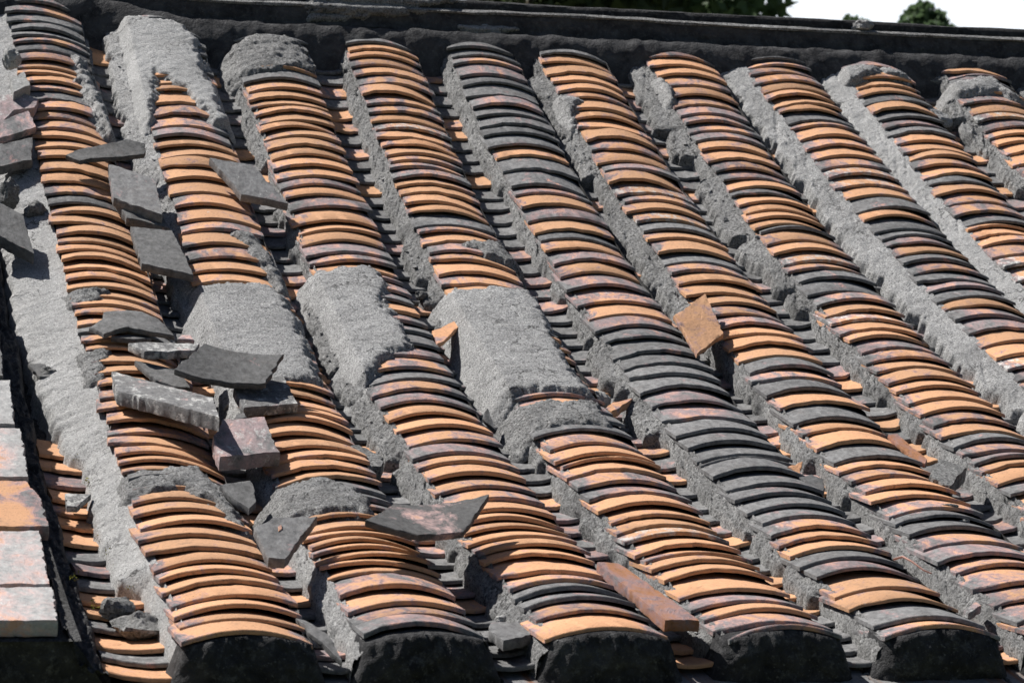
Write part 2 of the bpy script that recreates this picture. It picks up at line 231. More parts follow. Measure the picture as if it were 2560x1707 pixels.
OBJ={
'fragC_o2':((0.367,3.088,0.075,0),0.03,[(-0.0263,0.0130),(0.0102,0.0634),(0.0199,0.0083),(0.0212,-0.0166),(-0.0247,-0.0669)]),
'brickA':((0.337,2.990,0.050,-3),0.028,[(-0.0490,0.0519),(-0.0257,0.0564),(0.0333,0.0759),(0.0706,0.0455),(0.0595,-0.0013),(0.0066,-0.0198),(-0.0350,-0.0951),(-0.0584,-0.1091)]),
'brickB':((0.325,2.878,0.045,-3),0.018,[(0.0062,0.0538),(0.0525,0.0913),(0.0678,0.0007),(-0.0276,-0.0643),(-0.0508,-0.0782),(-0.0462,-0.0003)]),
'brickC':((0.311,2.725,0.040,-3),0.024,[(-0.0359,0.0392),(-0.0167,0.0490),(0.0666,0.0932),(0.0545,-0.0280),(-0.0242,-0.0703),(-0.0430,-0.0798)]),
'slabE':((0.275,2.270,0.055,-8),0.03,[(-0.0293,0.1138),(-0.0094,0.0923),(0.0415,0.0370),(0.0537,-0.1331),(-0.0187,-0.0613),(-0.0383,-0.0433)]),
'fragF':((0.537,2.688,0.070,0),0.012,[(-0.0934,-0.0278),(-0.0597,0.0167),(-0.0047,0.0449),(0.0663,0.0748),(0.0844,0.0670),(0.1077,0.0549),(0.1039,0.0030),(0.0144,-0.0278),(-0.0239,-0.0384),(-0.0469,-0.0468),(-0.0621,-0.0709),(-0.0801,-0.0450)]),
'slabG':((0.593,2.484,0.062,2),0.022,[(-0.0464,0.1692),(0.0581,0.0696),(0.0464,-0.1648),(-0.0586,-0.0658)]),
'slabH':((0.602,2.370,0.045,-3),0.022,[(-0.0622,0.0869),(0.0459,0.0030),(0.0557,-0.0704),(-0.0400,-0.0183)]),
'slabI':((0.622,2.142,0.055,2),0.018,[(-0.0602,0.1427),(0.0339,0.1201),(0.0430,0.0165),(0.0462,-0.1647),(-0.0631,-0.1047)]),
'slabJ':((0.887,2.550,0.065,-8),0.021,[(-0.0924,0.1018),(0.0117,0.0774),(0.0430,-0.0134),(0.0724,-0.0993),(-0.0356,-0.0634)]),
'fragK':((0.494,1.681,0.055,2),0.011,[(-0.0851,-0.0103),(-0.0552,0.0310),(-0.0485,0.0714),(-0.0090,0.0761),(0.0332,0.0728),(0.0669,0.0384),(0.0771,-0.0116),(0.0899,-0.0571),(0.0359,-0.0601),(-0.0077,-0.0357),(-0.0345,-0.0464),(-0.0618,-0.0635)]),
'fragK2':((0.498,1.629,0.045,8),0.011,[(-0.0496,-0.0060),(-0.0102,0.0231),(0.0316,0.0212),(0.0334,-0.0097),(-0.0049,-0.0282)]),
'fragK3':((0.614,1.671,0.030,0),0.009,[(-0.0202,-0.0123),(-0.0077,0.0110),(0.0130,0.0153),(0.0150,-0.0138)]),
'slabL':((0.545,1.521,0.065,8),0.017,[(-0.0702,0.0260),(-0.0411,0.0390),(0.0139,0.0360),(0.0818,0.0329),(0.0596,-0.0323),(0.0024,-0.0492),(-0.0456,-0.0508)]),
'fragM':((0.536,1.405,0.045,2),0.012,[(-0.0525,0.0915),(-0.0016,0.0612),(0.0313,0.0338),(0.0407,-0.0793),(0.0061,-0.0703),(-0.0248,-0.0331)]),
'panN':((0.658,1.336,0.095,-6),0.013,[(-0.0427,0.1014),(0.1117,0.0338),(0.0565,-0.0882),(-0.1241,-0.0437)]),
'brickO':((0.719,1.273,0.055,0),0.02,[(-0.0591,0.0276),(0.0577,0.1191),(0.0594,-0.0575),(-0.0563,-0.0849)]),
'brickP':((0.508,1.207,0.075,10),0.028,[(-0.0734,0.2801),(0.0908,-0.0339),(0.0675,-0.2602),(-0.0913,0.0373)]),
'brickQ':((0.626,0.999,0.060,-5),0.03,[(-0.0209,0.0833),(0.0639,0.0988),(0.0663,-0.0678),(-0.0527,-0.0950),(-0.0550,-0.0140)]),
'chunkQ2':((0.653,1.154,0.050,0),0.01,[(-0.0102,0.0102),(0.0096,0.0173),(0.0121,-0.0085),(-0.0114,-0.0189)]),
'fragR':((0.597,0.753,0.030,-6),0.014,[(-0.0389,0.0414),(0.0225,0.0634),(0.0252,0.0156),(0.0152,-0.0420),(0.0006,-0.0652),(-0.0244,-0.0111)]),
'fragS':((0.607,0.408,0.060,-8),0.018,[(-0.0417,0.0425),(-0.0014,0.0840),(0.0782,0.0892),(0.0108,-0.0458),(-0.0078,-0.0830),(-0.0361,-0.0805)]),
'crumbS2':((0.610,0.444,0.068,-8),0.006,[(-0.0031,0.0069),(0.0047,0.0131),(0.0032,-0.0061),(-0.0048,-0.0138)]),
'panT':((0.871,0.450,0.085,2),0.012,[(-0.0346,0.1113),(0.1443,0.1174),(0.0525,-0.0680),(-0.0339,-0.0911),(-0.1225,-0.0605)]),
'triU':((1.227,1.803,0.006,3),0.01,[(-0.0384,-0.0035),(0.0622,0.1013),(0.0576,0.0768),(-0.0301,-0.0761),(-0.0483,-0.0934)]),
'fragW':((1.500,1.377,0.000,2),0.018,[(-0.0289,-0.0177),(-0.0024,0.0218),(0.0517,0.0499),(0.0017,-0.0166),(-0.0213,-0.0365)]),
'sqX':((1.807,1.772,0.045,-8),0.012,[(0.0552,0.1469),(0.0440,-0.0444),(-0.0457,-0.1345),(-0.0518,0.0380)]),
'brickY':((1.203,0.188,0.030,0),0.02,[(-0.0359,0.1808),(0.0016,0.1780),(0.0249,0.0193),(0.0441,-0.1601),(-0.0149,-0.1585),(-0.0215,-0.0373)]),
'Z1':((1.758,0.953,0.020,-20),0.008,[(-0.0178,0.0030),(0.0198,0.0230),(-0.0019,-0.0258)]),
'Z2':((1.777,0.893,0.010,-10),0.02,[(-0.0288,0.0248),(0.0038,0.0372),(0.0219,0.0162),(0.0106,-0.0306),(-0.0074,-0.0468)]),
'AA':((2.051,1.069,0.020,-8),0.01,[(-0.0228,0.0703),(-0.0015,0.0747),(0.0230,-0.0422),(0.0100,-0.0634),(-0.0090,-0.0369)]),
'AB':((2.076,0.929,0.025,-5),0.035,[(-0.0526,-0.0303),(0.0069,0.0619),(0.0276,0.0400),(0.0483,0.0145),(-0.0290,-0.0836)]),
'AD':((0.610,0.051,0.000,-8),0.01,[(-0.0247,0.0813),(-0.0100,0.0667),(0.0147,-0.0123),(0.0231,-0.0834),(0.0110,-0.0588),(-0.0151,0.0105)]),
'AE':((0.891,1.056,0.000,-5),0.03,[(-0.0256,0.0450),(-0.0030,0.0624),(0.0285,0.0121),(0.0360,0.0010),(0.0275,-0.0298),(-0.0307,-0.0718),(-0.0323,-0.0168)]),
'AF':((0.942,0.107,-0.010,4),0.018,[(-0.0353,0.0077),(-0.0143,0.0599),(0.0491,0.0469),(0.0303,-0.0366),(-0.0290,-0.0751)]),
'AI':((1.198,1.291,0.000,-25),0.01,[(-0.0141,0.0012),(0.0040,0.0318),(0.0101,-0.0328)]),
'AJ':((0.303,1.598,-0.022,-4),0.01,[(-0.0238,0.0304),(0.0122,0.0317),(0.0177,-0.0304),(-0.0062,-0.0312)]),
'AK':((0.301,0.862,-0.020,2),0.012,[(-0.0138,0.0402),(0.0337,0.0381),(-0.0007,-0.0385),(-0.0189,-0.0387)]),
'AN':((1.795,0.148,0.010,0),0.015,[(-0.0220,-0.0135),(0.0210,0.0334),(0.0226,0.0114),(-0.0211,-0.0307)]),
}
# ---------------------------------------------------------------- setting: ground, building, roof bed
def flat_noise(name,c1,c2,scale):
    m=NT(name); v=m.coord(False); m.col(m.mix(m.noise(v,scale,6,.6),c1,c2)); return m.m
g=mesh_ob('ground',[(-1500,-600,-3),(1500,-600,-3),(1500,3000,-3),(-1500,3000,-3)],[(0,1,2,3)],flat_noise('earth',(.09,.08,.05),(.07,.10,.04),.3),None,False); tag(g,kind='structure')
UL,UR=-.35,4.3
bed=empty('house',(0,0,-3)); tag(bed,'dark plastered house under the tiled roof slope, mostly hidden by the rows of tiles','house')
uu,ss=np.meshgrid(np.linspace(UL,UR,3),np.linspace(-.02,LS+.1,60))
o=sheet('roof_bed',uu,ss,np.full(uu.shape,-.088),MDARK); o.parent=bed; o.location=(0,0,3)
yt,zt=float(prof(LS)[0])+.1,float(prof(LS)[1])
def box(name,x0,x1,y0,y1,z0,z1,mat,parent=None,loc=None):
    V=[(x0,y0,z0),(x1,y0,z0),(x1,y1,z0),(x0,y1,z0),(x0,y0,z1),(x1,y0,z1),(x1,y1,z1),(x0,y1,z1)]
    return mesh_ob(name,V,[(0,3,2,1),(4,5,6,7),(0,1,5,4),(1,2,6,5),(2,3,7,6),(3,0,4,7)],mat,parent,False,loc=loc)
box('wall',UL+.1,UR-.1,.12,6.3,-3,-.14,SOOT,bed,(0,0,3))
mesh_ob('rear_slope',[(UL,yt,zt),(UR,yt,zt),(UR,6.6,-.1),(UL,6.6,-.1)],[(0,1,2,3)],MDARK,bed,False,loc=(0,0,3))

# ---------------------------------------------------------------- one curved tile in several worn variants
def tile_mesh(name,w,sag,L,t,seed,concave=False,nx=22,chip=.0025):
    P=[(0,0),(-.0006,t*.5),(.0004,t*.84),(.0018,t),(L*.5,t),(L,t),(L,0),(L*.5,0)]
    xs=np.linspace(-w/2,w/2,nx); V=[]; r=np.random.default_rng(seed)
    tw=r.normal(0,.0016); ph=r.uniform(0,9); brk=float(r.choice([0,0,0,0,0,0,.008,.018]));bs=float(r.choice([-1,1]));bw=float(r.uniform(.025,.07)); skew=float(r.normal(0,.007))
    for x in xs:
        q=(x/(w/2))**2; h=(sag*(1-q) if not concave else sag*q)
        jag=chip*float(fbm(x*34+seed*3.1,seed*.7,0,seed,5,.7))+brk*max(0.,(x*bs-.5*w+bw)/bw)**.8*(1+.35*float(fbm(x*80,seed,3.,seed,3))); thk=1+.06*float(vnoise(x*9,seed,2.,5))
        wob=.0008*math.sin(x*22+ph)+tw*x/(w/2)
        for k,(y,z) in enumerate(P):
            yy=y+((jag+skew*x) if k<4 else 0); V.append((x,yy,h+z*(thk if k<6 else 1)+wob))
    n=len(P); F=[]
    for i in range(nx-1):
        for k in range(n):
            a=i*n+k;b=i*n+(k+1)%n; F.append((a,b,b+n,a+n))
    F.append(tuple(range(n-1,-1,-1))); F.append(tuple((nx-1)*n+k for k in range(n)))
    me=bpy.data.meshes.new(name); me.from_pydata(V,[],[f[::-1] for f in F]); me.polygons.foreach_set('use_smooth',[True]*len(me.polygons)); me.set_sharp_from_angle(angle=R(38)); me.materials.append(MT['o']); return me
COVER=[tile_mesh('cover_tile',TW+random.uniform(-.010,.006),SAG+random.uniform(-.004,.004),.15,TT*random.uniform(.8,1.15),i+1,chip=random.choice([.0012,.0022,.0045])) for i in range(26)]
PAN=[tile_mesh('pan_tile',.15,.020,.14,TT*.95,i+40,True,14,.004) for i in range(8)]; PANF=[tile_mesh('pan_tile',.14,.007,.14,TT,i+60,True,14,.004) for i in range(5)]
def place_tile(name,me,u,s,n,tilt,yaw,roll,mat,parent):
    ex,et,en=frame(s); Rm=Matrix((ex,et,en)).transposed().to_4x4()
    m=Rm@Matrix.Rotation(-tilt,4,'X')@Matrix.Rotation(yaw,4,'Z')@Matrix.Rotation(roll,4,'Y')
    m.translation=Vector(RF(u,s,n)); o=bpy.data.objects.new(name,me); COL.objects.link(o); o.parent=parent
    o.matrix_world=m; o.material_slots[0].link='OBJECT'; o.material_slots[0].material=mat; return o
def row_u(i,s):
    a,b,c=ROW_U[i] if i<len(ROW_U) else (0,0,0); t=np.asarray(s)/LS-.5
    return U0+i*PITCH+a+b*t+c*(4*t*t-1/3)

# width and drop of the mortar bank on the left of each row: (s, outward width, drop)
BANK={0:[(0,.03,.06),(.42,.03,.06),(.46,.072,.05),(1.12,.084,.05),(1.35,.125,.05),(1.9,.14,.045),(3.6,.14,.03)],
 1:[(0,.035,.06),(1.5,.04,.06),(1.8,.05,.06),(2.2,.075,.05),(3.6,.10,.04)],2:[(0,.04,.06),(1.0,.05,.06),(1.6,.085,.055),(2.0,.085,.055),(2.2,.04,.06),(3.6,.045,.06)],
 3:[(0,.038,.058),(1.5,.04,.06),(1.8,.07,.06),(2.1,.08,.055),(2.5,.045,.055),(3.6,.04,.055)],4:[(0,.036,.055),(1.15,.038,.055),(1.3,.07,.055),(1.6,.07,.05),(1.85,.04,.055),(3.6,.038,.06)],5:[(0,.036,.055),(1.7,.036,.055),(2.2,.07,.045),(3.6,.075,.04)],
 6:[(0,.036,.055),(1.8,.038,.055),(2.3,.08,.04),(3.6,.09,.035)],7:[(0,.038,.055),(.75,.042,.055),(1.0,.07,.045),(1.4,.092,.035),(3.6,.092,.03)],8:[(0,.04,.055),(1.0,.045,.05),(1.6,.06,.05),(2.0,.09,.035),(3.6,.09,.03)],
 9:[(0,.06,.05),(2.4,.05,.05),(3.1,.05,.05),(3.3,.085,.035),(3.6,.085,.03)],10:[(0,.06,.05),(3.6,.08,.04)]}
ROW_LABEL=['leftmost row of curved tiles, bedded in a broad pale mortar bank',
 'row of curved tiles under a big pale mortar hood, second from the left',
 'tile row with a grey mortar cap and a smooth torn-edged patch half way',
 'row of mostly orange tiles with a square grey mortar patch half way down',
 'mostly blackened row of curved tiles right of the square mortar patch',
 'row of curved tiles with the tilted orange square tile on its left edge',
 'orange and grey tile row with a pale mortar lump at its upper left corner',
 'row of curved tiles between the two widest pale mortar gutters, eighth from the left',
 'ninth tile row from the left, thin pale mortar smeared on its top left corner',
 'row of curved tiles with a round mortar blob beside its head, tenth from the left',
 'pale mortar headed row of tiles cut by the right edge of the picture']
def arch(ur):
    a=np.abs(ur); return np.where(a<TW/2,SAG*(1-(a/(TW/2))**2),-(a-TW/2)*1.1)
def inside(poly,X,Y):
    r=np.zeros(X.shape,bool); n=len(poly)
    for i in range(n):
        x0,y0=poly[i];x1,y1=poly[(i+1)%n]
        c=((y0>Y)!=(y1>Y)); xx=(x1-x0)*(Y-y0)/(y1-y0+1e-12)+x0; r^=c&(X<xx)
    return r
def sdist(poly,X,Y):
    d=np.full(X.shape,9.); n=len(poly)
    for i in range(n):
        x0,y0=poly[i];x1,y1=poly[(i+1)%n]; dx,dy=x1-x0,y1-y0; t=np.clip(((X-x0)*dx+(Y-y0)*dy)/(dx*dx+dy*dy+1e-12),0,1)
        d=np.minimum(d,np.hypot(X-x0-t*dx,Y-y0-t*dy))
    return np.where(inside(poly,X,Y),d,-d)
def patch(i,kind,poly,parent):
    P=np.array(poly); lo=P.min(0)-.035; hi=P.max(0)+.035; st=.004
    u,s=np.meshgrid(np.arange(lo[0],hi[0],st),np.arange(lo[1],hi[1],st*1.3)); s=np.minimum(s,LS+.12)
    sd=sdist([tuple(p) for p in P],u,s)+.010*fbm(u*24,s*30,0,i*7+len(poly),6,.72)
    ur=u-row_u(i,s); rough=kind=='rough'
    top=arch(ur) if rough else np.where(np.abs(ur)<TW/2,SAG*(.62+.38*(1-(ur/(TW/2))**2)),SAG*.62-(np.abs(ur)-TW/2)*1.6)
    n=top+(.0105 if not rough else .0095)+np.where(sd>0,.0035*smooth(sd,0,.006)+.002*smooth(sd,.01,.03),sd*1.0)+(.0026 if rough else .0011)*fbm(u*26,s*60,0,3+i,5,.65)+(.0016 if rough else .0007)*fbm(u*160,s*160,0,4,3,.7)+.0016*fbm(u*10,s*8,0,8)
    sheet('mortar_patch',u,s,n,MMID if rough else (MPALE if i==1 and P[:,1].mean()>2.6 else MORT),parent,keep=(sd>-.03))
def lift(u): return .13*(1-smooth(np.asarray(u,float),.52,.92))      # the left end of the roof runs a little higher
rowsL=['A','B','C','D','E','F','G','H','I','J','K']; row_obs=[]
for i,k in enumerate(rowsL):
    t=empty('tile_row',tuple(RF(row_u(i,0.),0.,0.))); tag(t,ROW_LABEL[i],'tile row','rows of curved roof tiles'); row_obs.append(t)
    bpy.context.view_layer.update()
    inv=t.matrix_world.inverted()
    if k in TILES:
        cl,S=TILES[k]; pairs=list(zip(S,[['o','m','p','g','d','w'][q] for q in cl]))
    else: pairs=[]
    lowcut={'G':.62,'H':1.55,'I':2.15,'J':2.35,'K':9.}.get(k,0)
    pairs=[p for p in pairs if p[0]>=lowcut]
    s0=pairs[0][0] if pairs else LS+.02
    while s0-.062>.004: s0-=.062; pairs.insert(0,(s0,random.choice(['o','o','o','m','g','p'])))
    s1=pairs[-1][0]
    ltop=LS+.01+float(lift(U0+i*PITCH))
    while s1+.055<ltop: s1+=.055; pairs.append((s1,random.choice(['o','m','g'])))
    if pairs[0][0]>.03: pairs.insert(0,(.004,'m'))
    for j,(s,c) in enumerate(pairs):
        if k=='E' and c in 'pm' and (s<1.75 or s>2.3) and j%4: c='g' if c=='p' else 'p'
        sf=s-.016                                             # readings are at the middle of the exposed face
        gap=(pairs[j+1][0]-s) if j+1<len(pairs) else .055
        tilt=math.atan2(TT+.0030,min(gap,.08))+R(random.gauss(0,.7)); yaw=R(random.gauss(0,.8)); roll=R(random.gauss(0,.7)); du=random.gauss(0,.003)
        if k=='B' and .22<s<.52: yaw+=R(-9*(1-abs(s-.36)/.17)); roll+=R(1.5)
        lean={'A':(7.,-5.,.55,.9),'B':(2.5,-2.,.9,1.3),'D':(4.,-4.,1.6,2.3),'E':(2.5,-2.,1.8,2.4),'F':(4.5,-4.,1.7,2.4),'G':(2.5,-2.5,2.,2.6)}.get(k)   # some courses lean over to the right
        if lean: w_=float(smooth(s,lean[2],lean[3])); roll+=R(lean[0])*w_; yaw+=R(lean[1])*w_
        place_tile('roof_tile',random.choice(COVER),float(row_u(i,sf))+du,sf,abs(random.gauss(0,.0016)),tilt,yaw,roll,MT[c],t)
    # mortar banks
    sv=np.arange(-.005,LS+.03+float(lift(U0+i*PITCH)),.005); B=np.array(BANK[i]); wl=np.interp(sv,B[:,0],B[:,1]); dp=np.interp(sv,B[:,0],B[:,2])
    if i: dp=dp*.80; wl=wl*.92
    wl=wl*(1+.14*fbm(sv*5,i*3.3,0,i,3)+(.15 if i else .05)*fbm(sv*24,i*3.3,1,i,4,.65))
    if i in (2,3,4,5,6,9): wl=wl*.93*(1-.55*smooth(fbm(sv*7.5,i*2.7+.3,2.,i+200,3),.30,.55))      # stretches where the bank has crumbled away
    tt=np.linspace(0,1,24); Sg,Tg=np.meshgrid(sv,tt,indexing='ij'); WL,DP=wl[:,None],dp[:,None]
    lump=fbm(Sg*18,Tg*3+i*9,i,21,5,.62); fine=fbm(Sg*70,Tg*9,i,31,3,.6)
    crack=np.exp(-((fbm(Sg*5.5+2*Tg*WL*9,i*7.1,0,77,3)/.035)**2))
    sm=smooth(WL,.055,.09) if i not in (0,) else np.full(WL.shape,.85)
    ub=row_u(i,Sg)-TW/2+.012-WL*Tg; grit=fbm(Sg*150,Tg*WL*150,i,71,3,.7)
    nb=.004-(DP-.012*(1-sm))*Tg**1.15-.06*smooth(Tg,.84,1.)+(.0018-.0011*sm)*grit+(.0042-.0022*sm)*lump*smooth(Tg,0,.25)+.0022*fine*(1-.6*sm)-.005*crack*smooth(Tg,0,.2)*(1-.5*sm)
    sheet('left_mortar_bank',ub,Sg,nb,MPALE if i in (0,8) else MORT if i in (1,7) else MROUGH,t).matrix_parent_inverse=inv
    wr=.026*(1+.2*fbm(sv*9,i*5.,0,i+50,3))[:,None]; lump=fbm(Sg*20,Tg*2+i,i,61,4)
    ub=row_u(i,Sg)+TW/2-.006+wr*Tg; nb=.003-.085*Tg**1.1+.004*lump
    sheet('right_mortar_bank',ub[:,::-1],Sg,nb[:,::-1],MDARK if i>1 else MROUGH,t).matrix_parent_inverse=inv  # right banks mostly darker: the shaded flank is put into the mortar colour
    for kind,poly in PATCHES.get(k,[]): patch(i,kind,poly,t)
    # soot-black mortar plug closing the foot of the row
    tx=np.linspace(-1,1,40); tz=np.linspace(0,1,16); X,Zg=np.meshgrid(tx,tz,indexing='ij'); hw=(TW/2+.030*(1-Zg)**1.2)
    top=arch(np.abs(X)*TW/2*.96)+.001; n=-.085+(top+.085)*Zg; s=-.030-.012*np.sin(Zg*2.6)*np.sqrt(np.clip(1-X**4,0,1))+.012*X**6+.022*Zg**3+.006*fbm(X*3+i*4,Zg*2,0,91,5,.65)+.003*fbm(X*14,Zg*7,i,93,4,.7)
    ub=row_u(i,0.)+X*hw*(1-.0*Zg)
    plug=[(ub,s,n)]
    ub2=np.concatenate([ub,ub[:,-1:]],1); s2=np.concatenate([s,s[:,-1:]*0+.03],1); n2=np.concatenate([n,n[:,-1:]-.003],1)
    ub2=np.concatenate([ub2[:1],ub2,ub2[-1:]],0); s2=np.concatenate([s2[:1]*0+.06,s2,s2[-1:]*0+.06],0); n2=np.concatenate([n2[:1],n2,n2[-1:]],0)
    sheet('end_plug',ub2.T,s2.T,n2.T,MOULD,t).matrix_parent_inverse=inv
for t in row_obs:
    for ch in t.children:
        if ch.name.startswith('mortar_patch'): ch.matrix_parent_inverse=t.matrix_world.inverted()

# ---------------------------------------------------------------- gutters of concave pan tiles between the rows
G_LABEL=['far left gutter of flat clay tiles, between coping slabs and first tile row']+[
 'dark gutter right of the leftmost tile row, running past the stacked loose slabs',
 'gutter between the pale hooded row and the row with the grey cap',
 'rough mortar gutter left of the square grey mortar patch','gutter holding the round white stone, left of the blackened row',
 'gutter right of the blackened row, under the tilted orange square tile','gutter on the left of the row with a pale lump at its upper corner',
 'wide pale mortar filled gutter, seventh from the left','widest pale smooth gutter, running down to the right edge',
 'gutter with the round mortar blob at its head','short gutter in the top right corner']
for i in range(11):
    sm=1.5
    t=empty('tile_gutter',tuple(RF(row_u(i,0.)-PITCH/2,0.,-.06))); tag(t,G_LABEL[i],'gutter','gutters of concave pan tiles'); bpy.context.view_layer.update()
    s=.006; j=0
    while s<(LS-.1 if i else 1.22):
        uc=(float(row_u(i,s))+float(row_u(i-1,s) if i else row_u(0,s)-PITCH))/2
        if i==0: uc=float(row_u(0,s))-.155
        c=random.choice(['o','g','g','d','m','d','d','p'] if i else ['o','m','g','o','p','g'])  # mostly dark clay between rows: gutter shade put into the colour
        place_tile('pan_tile',random.choice(PAN if i else PANF),uc+random.gauss(0,.003),s,-.050 if i else -.060,R(8.5),R(random.gauss(0,1.5)),R(random.gauss(0,1.5)),MT[c],t)
        s+=random.uniform(.062,.085) if i else random.uniform(.07,.085); j+=1

# loose grit and crumbs lying on the mortar banks
from mathutils.bvhtree import BVHTree
bv=[];bf=[]
for t in row_obs:
    for ch in t.children:
        if ch.name.startswith('left_mortar_bank'):
            o0=len(bv); bv+=[v.co.copy() for v in ch.data.vertices]; bf+=[tuple(o0+k for k in p.vertices) for p in ch.data.polygons]
tree_b=BVHTree.FromPolygons(bv,bf); V=[];F=[]
for _ in range(800):
    i=random.choice([1,2,3,4,5,6,9]); s=random.uniform(.02,3.4); u=float(row_u(i,s))-TW/2-random.betavariate(2,2)*.075; ex,et,en=frame(s)
    hit=tree_b.ray_cast(Vector(RF(u,s,.08)),Vector(-en),.16)
    if hit[0] is None: continue
    r=random.choice([.0015,.002,.003,.0045]) if random.random()<.95 else .008; c=np.array(hit[0])+en*r*.3; b0=len(V)
    for d in [(1,0,0),(-1,0,0),(0,1,0),(0,-1,0),(0,0,1),(0,0,-1)]: V.append(c+np.array(d)*r*np.array([random.uniform(.6,1.3),random.uniform(.6,1.3),random.uniform(.5,.9)])+np.array([random.gauss(0,r*.25) for _ in range(3)]))
    F+=[(b0+a,b0+k,b0+z) for a,k,z in [(0,2,4),(2,1,4),(1,3,4),(3,0,4),(2,0,5),(1,2,5),(3,1,5),(0,3,5)]]
tag(mesh_ob('grit',V,F,MORT,None,False),'crumbs of mortar and grit scattered in the gutters','grit',kind='stuff')

# ---------------------------------------------------------------- verge at the left: square coping slabs on a sooty parapet
vg=empty('verge_parapet',tuple(RF(.1,0.,0.))); tag(vg,'sooty black parapet at the left edge carrying square clay coping slabs','parapet'); bpy.context.view_layer.update(); vinv=vg.matrix_world.inverted()
def vsheet(nm,u,s,n,mat): sheet(nm,u,s,n,mat,vg).matrix_parent_inverse=vinv
sv=np.arange(-.06,LS+.02,.008); tt=np.linspace(0,1,22); Sg,Tg=np.meshgrid(sv,tt,indexing='ij')
ub=.195+.085*Tg+.006*fbm(Sg*9,1.,0,5,3); nb=.038-.05*smooth(Tg,0,.25)-.015*smooth(Tg,.3,.7)-.075*smooth(Tg,.72,1)+.006*fbm(Sg*26,Tg*5,0,15,6,.72)+.004*fbm(Sg*80,Tg*9,1,16,4,.7)
vsheet('mortar_strip',ub[:,::-1],Sg,nb[:,::-1],STRIP)
tz=np.linspace(0,1,24); X,Zg=np.meshgrid(np.linspace(-.3,.285,60),tz,indexing='ij'); nn=-.30+(.30+.030-.10*smooth(X,.19,.285))*Zg
vsheet('end_face',X,-.055+.012*fbm(X*14,Zg*5,0,25,4)+.0*X,nn,MOULD)
sv2=np.linspace(-.06,LS,40); U2,S2=np.meshgrid(np.linspace(-.3,.215,4),sv2,indexing='ij'); vsheet('bedding',U2,S2,np.full(U2.shape,.030),MDARK)
def slab_mesh(pts,t,chip=.0025,seed=0,bend=None,dens=.006,topnoise=.0008):
    """thick slab from an outline in metres, rim worn and chipped; top face at z=0"""
    P=np.array(pts,float); Q=[]
    for a,b in zip(P,np.roll(P,-1,0)):
        k=max(1,int(np.linalg.norm(b-a)/dens)); Q+= [a+(b-a)*j/k for j in range(k)]
    Q=np.array(Q); c=Q.mean(0)
    area=np.sum(Q[:,0]*np.roll(Q[:,1],-1)-np.roll(Q[:,0],-1)*Q[:,1])
    if area<0: Q=Q[::-1]
    dirs=(Q-c)/np.maximum(np.linalg.norm(Q-c,axis=1,keepdims=True),1e-6)
    Q=Q+dirs*(chip*fbm(Q[:,0]*60+seed,Q[:,1]*60,seed,seed,4,.6))[:,None]
    n=len(Q); V=[]; rings=[]
    def ring(shrink,z,nz=0.):
        d=Q-c; L=np.maximum(np.linalg.norm(d,axis=1,keepdims=True),1e-6); X=c+d*np.maximum(0,(L-shrink)/L)
        zz=z+nz*fbm(X[:,0]*50+seed,X[:,1]*50,1.,seed+3,3)
        rings.append(len(V)); V.extend([(x,y,w) for (x,y),w in zip(X,zz)])
    def fring(f,z):
        X=c+(Q-c)*f; zz=z+topnoise*fbm(X[:,0]*40+seed,X[:,1]*40,1.,seed+3,4); rings.append(len(V)); V.extend([(x,y,w) for (x,y),w in zip(X,zz)])
    fring(.25,-t);fring(.7,-t);ring(.0015,-t,.0006);ring(0,-t*.85,0);ring(0,-t*.45,0);ring(0,-t*.14,0);ring(.0016,0,.0008)
    for f in (.85,.65,.42,.2): fring(f,0)
    F=[]
    for a,b in zip(rings[:-1],rings[1:]):
        for k in range(n): F.append((a+k,a+(k+1)%n,b+(k+1)%n,b+k))
    V.append((c[0],c[1],0)); ct=len(V)-1; V.append((c[0],c[1],-t)); cb=len(V)-1
    for k in range(n): F.append((rings[-1]+k,rings[-1]+(k+1)%n,ct)); F.append((rings[0]+(k+1)%n,rings[0]+k,cb))
    V=np.array(V)
    if bend:
        axis,amt=bend; d=V[:,:2]@np.array(axis); d0=c@np.array(axis); half=np.abs(Q@np.array(axis)-d0).max(); V[:,2]+=amt*(((d-d0)/half)**2-.4)
    return V,F
def slab(name,key,mat,label,cat,bend=None,chip=.0025,group=None,dz=0,dens=.006):
    (u,s,h,pit),t,pts=OBJ[key]; V,F=slab_mesh(pts,t,chip,abs(hash_key(key))%97,bend,dens)
    o=mesh_ob(name,V,F,mat,None,True,35); ex,et,en=frame(s); m=Matrix((ex,et,en)).transposed().to_4x4()@Matrix.Rotation(-R(pit),4,'X'); m.translation=Vector(RF(u,s,h+dz)); o.matrix_world=m
    tag(o,label,cat,group); return o
def hash_key(k): return sum(ord(c)*(i+3) for i,c in enumerate(k))
